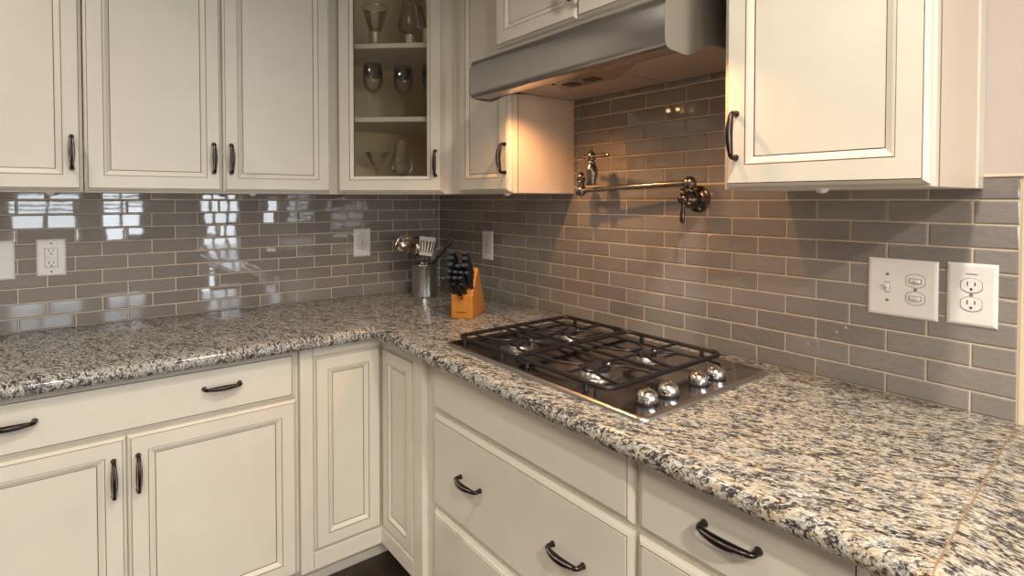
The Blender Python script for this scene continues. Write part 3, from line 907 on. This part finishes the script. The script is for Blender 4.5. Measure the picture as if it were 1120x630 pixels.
for k in range(6):
    x = -.030+.060*k/5; xt = -.037+.074*k/5; w_ = .0038
    tb4(x-w_ if k else x, x+w_ if k < 5 else x, .014, .068, xt-w_ if k else xt, xt+w_ if k < 5 else xt)
b.build('blade', 'turner', u)
u = utensil('black nylon spatula behind the slotted turner in the steel crock', 'spatula', 'spatula', (.012, -.022))
b = MB(); b.tube([(0, 0, 0), (.010, 0, .12), (.016, 0, .19)], [.005, .005, .006], 8, 0, flat=.5); b.build('handle', 'black', u, smooth=50)
b = MB()
L2 = [[(x, y, z) for x, y in rrect(.020-w_, .020+w_, -.003, .003, .0025, 3)] for w_, z in ((.008, .180), (.026, .205), (.030, .245), (.026, .262), (.012, .268))]
loft(b, L2); b.build('blade', 'black', u, smooth=40)
u = utensil('black-handled tongs leaning right out of the steel crock', 'tongs', 'tongs', (-.015, .004))
for s_ in (-1, 1):
    b = MB(); b.tube([(0, s_*.003, 0), (.055, s_*.006, .130), (.098, s_*.008, .190), (.132, s_*.010, .232), (.142, s_*.009, .246)], [.005, .006, .011, .011, .007], 8, s_ > 0 and 1 or 0, flat=.45, up=(0, 1, 0))
    b.build('arm', ['black', 'utensil'], u, smooth=50)
u = utensil('thin steel fork leaning right in front of the tongs in the steel crock', 'serving_fork', 'fork', (.004, .022))
b = MB(); b.tube([(0, 0, 0), (.030, 0, .125), (.055, -.003, .165), (.062, -.004, .178)], [.004, .004, .0045, .009], 8, 0, flat=.4)
for k in (-1, 0, 1):
    b.tube([(.062+k*.006, -.004, .176), (.074+k*.006, -.006, .200), (.084+k*.006, -.004, .220)], [.0024, .0022, .0014], 6, 0)
b.build('fork_body', 'utensil', u, smooth=50)
u = utensil('black slotted spoon behind the ladle in the steel crock', 'slotted_spoon', 'spoon', (-.004, -.026))
b = MB(); b.tube([(0, 0, 0), (-.016, 0, .12), (-.028, 0, .19)], [.005, .005, .006], 8, 0, flat=.5); b.build('handle', 'black', u, smooth=50)
b = MB(); b.ball((-.034, 0, .222), .036, 18, 0, (.66, .22, 1)); b.build('bowl', 'black', u, smooth=60)

# ------------------------------------------------------------------ stemware in the glass cabinet
def goblet(loc, label, group, kind):
    t = thing('stemmed_glass' if kind in ('wine', 'martini') else 'footed_tumbler', label, 'drinking glass', loc, 0, group)
    if kind == 'flare':      # flared cup on a gold-flecked foot
        MB().lathe([(.0265, 0), (.0270, .004), (.0235, .020), (.0225, .045), (.0250, .066), (.0230, .069)], 20, 0).build('foot', 'goldtex', t, smooth=30)
        MB().lathe([(0, .071), (.020, .071), (.027, .082), (.038, .115), (.0545, .172)], 28, 0, cap=False).build('bowl', 'glass', t, smooth=60)
        MB().lathe([(.0541, .1705), (.0552, .1725), (.0545, .1740), (.0535, .1725), (.0541, .1705)], 28, 0, cap=False).build('rim', 'gold', t, smooth=60)
    elif kind == 'tulip':
        MB().lathe([(.0245, 0), (.0250, .004), (.0220, .020), (.0215, .045), (.0230, .056), (.020, .058)], 20, 0).build('foot', 'goldtex', t, smooth=30)
        MB().lathe([(0, .060), (.016, .060), (.034, .070), (.049, .086), (.0520, .098), (.044, .124), (.0310, .175), (.0290, .202)], 28, 0, cap=False).build('bowl', 'glass', t, smooth=60)
        MB().lathe([(.0282, .2015), (.0292, .203), (.0286, .2045), (.0276, .203), (.0282, .2015)], 28, 0, cap=False).build('rim', 'gold', t, smooth=60)
    elif kind == 'wine':
        MB().lathe([(0, 0), (.036, .001), (.034, .003), (.008, .009), (.0042, .018), (.0038, .090), (.0050, .104), (.009, .112)], 24, 0).build('stem', 'glass', t, smooth=60)
        MB().lathe([(.008, .112), (.026, .122), (.038, .142), (.0425, .165), (.0420, .180)], 28, 0, cap=False).build('bowl', 'glass', t, smooth=60)
        MB().lathe([(.0420, .180), (.0400, .205), (.0365, .232)], 28, 0, cap=False).build('smoked_band', 'smoke', t, smooth=60)
    elif kind == 'martini':
        MB().lathe([(0, 0), (.034, .001), (.032, .003), (.008, .009), (.0045, .018), (.0050, .080), (.010, .092)], 24, 0).build('stem', 'glass', t, smooth=60)
        MB().lathe([(.006, .090), (.012, .096), (.036, .135), (.0555, .164)], 28, 0, cap=False).build('bowl', 'glass', t, smooth=60)
    return t
def incab(px_t, back, z): return (A - ux*px_t + uy*back + Vector((0, 0, z)))
S1, S2, S0 = 2.0085, 1.7065, UZ+.0165
g = 'stemware in the glass cabinet'
goblet(incab(.352, .115, S1), 'flared gold-rimmed glass on a flecked foot, left end of the top shelf', g, 'flare')
goblet(incab(.205, .130, S1), 'rounded gold-rimmed glass, second from the left on the top shelf', g, 'tulip')
goblet(incab(.118, .090, S1), 'flared gold-rimmed glass on a flecked foot, right end of the top shelf', g, 'flare')
goblet(incab(.358, .100, S2), 'smoky-rimmed wine glass, left one on the middle shelf', g, 'wine')
goblet(incab(.240, .150, S2), 'smoky-rimmed wine glass, middle one on the middle shelf', g, 'wine')
goblet(incab(.110, .130, S2), 'smoky-rimmed wine glass half hidden at the right of the middle shelf', g, 'wine')
goblet(incab(.353, .130, S0), 'clear martini glass, left one at the bottom of the glass cabinet', g, 'martini')
goblet(incab(.235, .100, S0), 'rounded gold-rimmed glass in the middle at the bottom of the glass cabinet', g, 'tulip')
goblet(incab(.095, .200, S0), 'clear martini glass half hidden at the bottom right of the glass cabinet', g, 'martini')

# ------------------------------------------------------------------ lights
def area(name, loc, size, power, col, target=None, shape='DISK', spread=180, size_y=None):
    l = bpy.data.lights.new(name, 'AREA'); l.shape = shape; l.size = size; l.energy = power; l.color = col; l.spread = radians(spread)
    if size_y: l.size_y = size_y
    o = bpy.data.objects.new(name, l); C.objects.link(o); o.location = loc
    if target: o.rotation_euler = (Vector(target)-Vector(loc)).to_track_quat('-Z', 'Y').to_euler()
    return o
WARM = (1, .90, .77)
for k, (x, y, p) in enumerate(((-2.45, -2.75, 16), (-.95, -2.35, 20), (-2.15, -.85, 9), (-1.75, -3.95, 66), (-2.7, -4.5, 52))):
    area('ceiling_can', (x, y, CEIL-.02), .13, p, WARM, (x, y, 0), spread=150)
# daylight through the two windows
for i, (x0, x1, z0, z1, blind) in enumerate(wins):
    area('window_daylight', ((x0+x1)/2, -6.0, (z0+z1)/2), x1-x0+.2, (44, 44, 60, 44)[i], (.84, .92, 1), ((x0+x1)/2, 0, (z0+z1)/2), 'RECTANGLE', 180, z1-z0+.2)
# the hood's halogen lamp
l = bpy.data.lights.new('hood_lamp', 'SPOT'); l.energy = 9.5; l.color = (1, .47, .17); l.shadow_soft_size = .012; l.spot_size = radians(150); l.spot_blend = .7
o = bpy.data.objects.new('hood_lamp', l); C.objects.link(o); o.location = (-.372, -1.165, 1.712)
l2 = l.copy(); l2.energy = 4.5
o2 = bpy.data.objects.new('hood_lamp', l2); C.objects.link(o2); o2.location = (-.388, -1.700, 1.716)

w = bpy.data.worlds.new('World'); bpy.context.scene.world = w; w.use_nodes = True
nt = w.node_tree; bg = nt.nodes['Background']
sky = nt.nodes.new('ShaderNodeTexSky'); sky.sky_type = 'NISHITA'; sky.sun_disc = False; sky.sun_elevation = radians(35); sky.sun_rotation = radians(40)
nt.links.new(sky.outputs[0], bg.inputs[0]); bg.inputs[1].default_value = .35

# ------------------------------------------------------------------ camera
f_px = 600.82
cam = bpy.data.cameras.new('camera'); co = bpy.data.objects.new('camera', cam); C.objects.link(co)
cam.sensor_width = 36; cam.lens = f_px/1120*36
cam.shift_x = (560-552.06)/1120; cam.shift_y = (231.667-315)/1120
cam.clip_start = .05
yaw, pit = .6577, .0219
co.location = (-1.4921, -2.4849, 1.3651)
fwd = Vector((sin(yaw)*cos(pit), cos(yaw)*cos(pit), -sin(pit)))
co.rotation_euler = fwd.to_track_quat('-Z', 'Y').to_euler()
sc = bpy.context.scene
sc.camera = co
sc.view_settings.view_transform = 'Standard'; sc.view_settings.look = 'None'
sc.view_settings.gamma = 1; sc.view_settings.use_curve_mapping = False
sc.view_settings.exposure = 0.15
sc.cycles.max_bounces = 10; sc.cycles.transparent_max_bounces = 24; sc.cycles.use_denoising = True
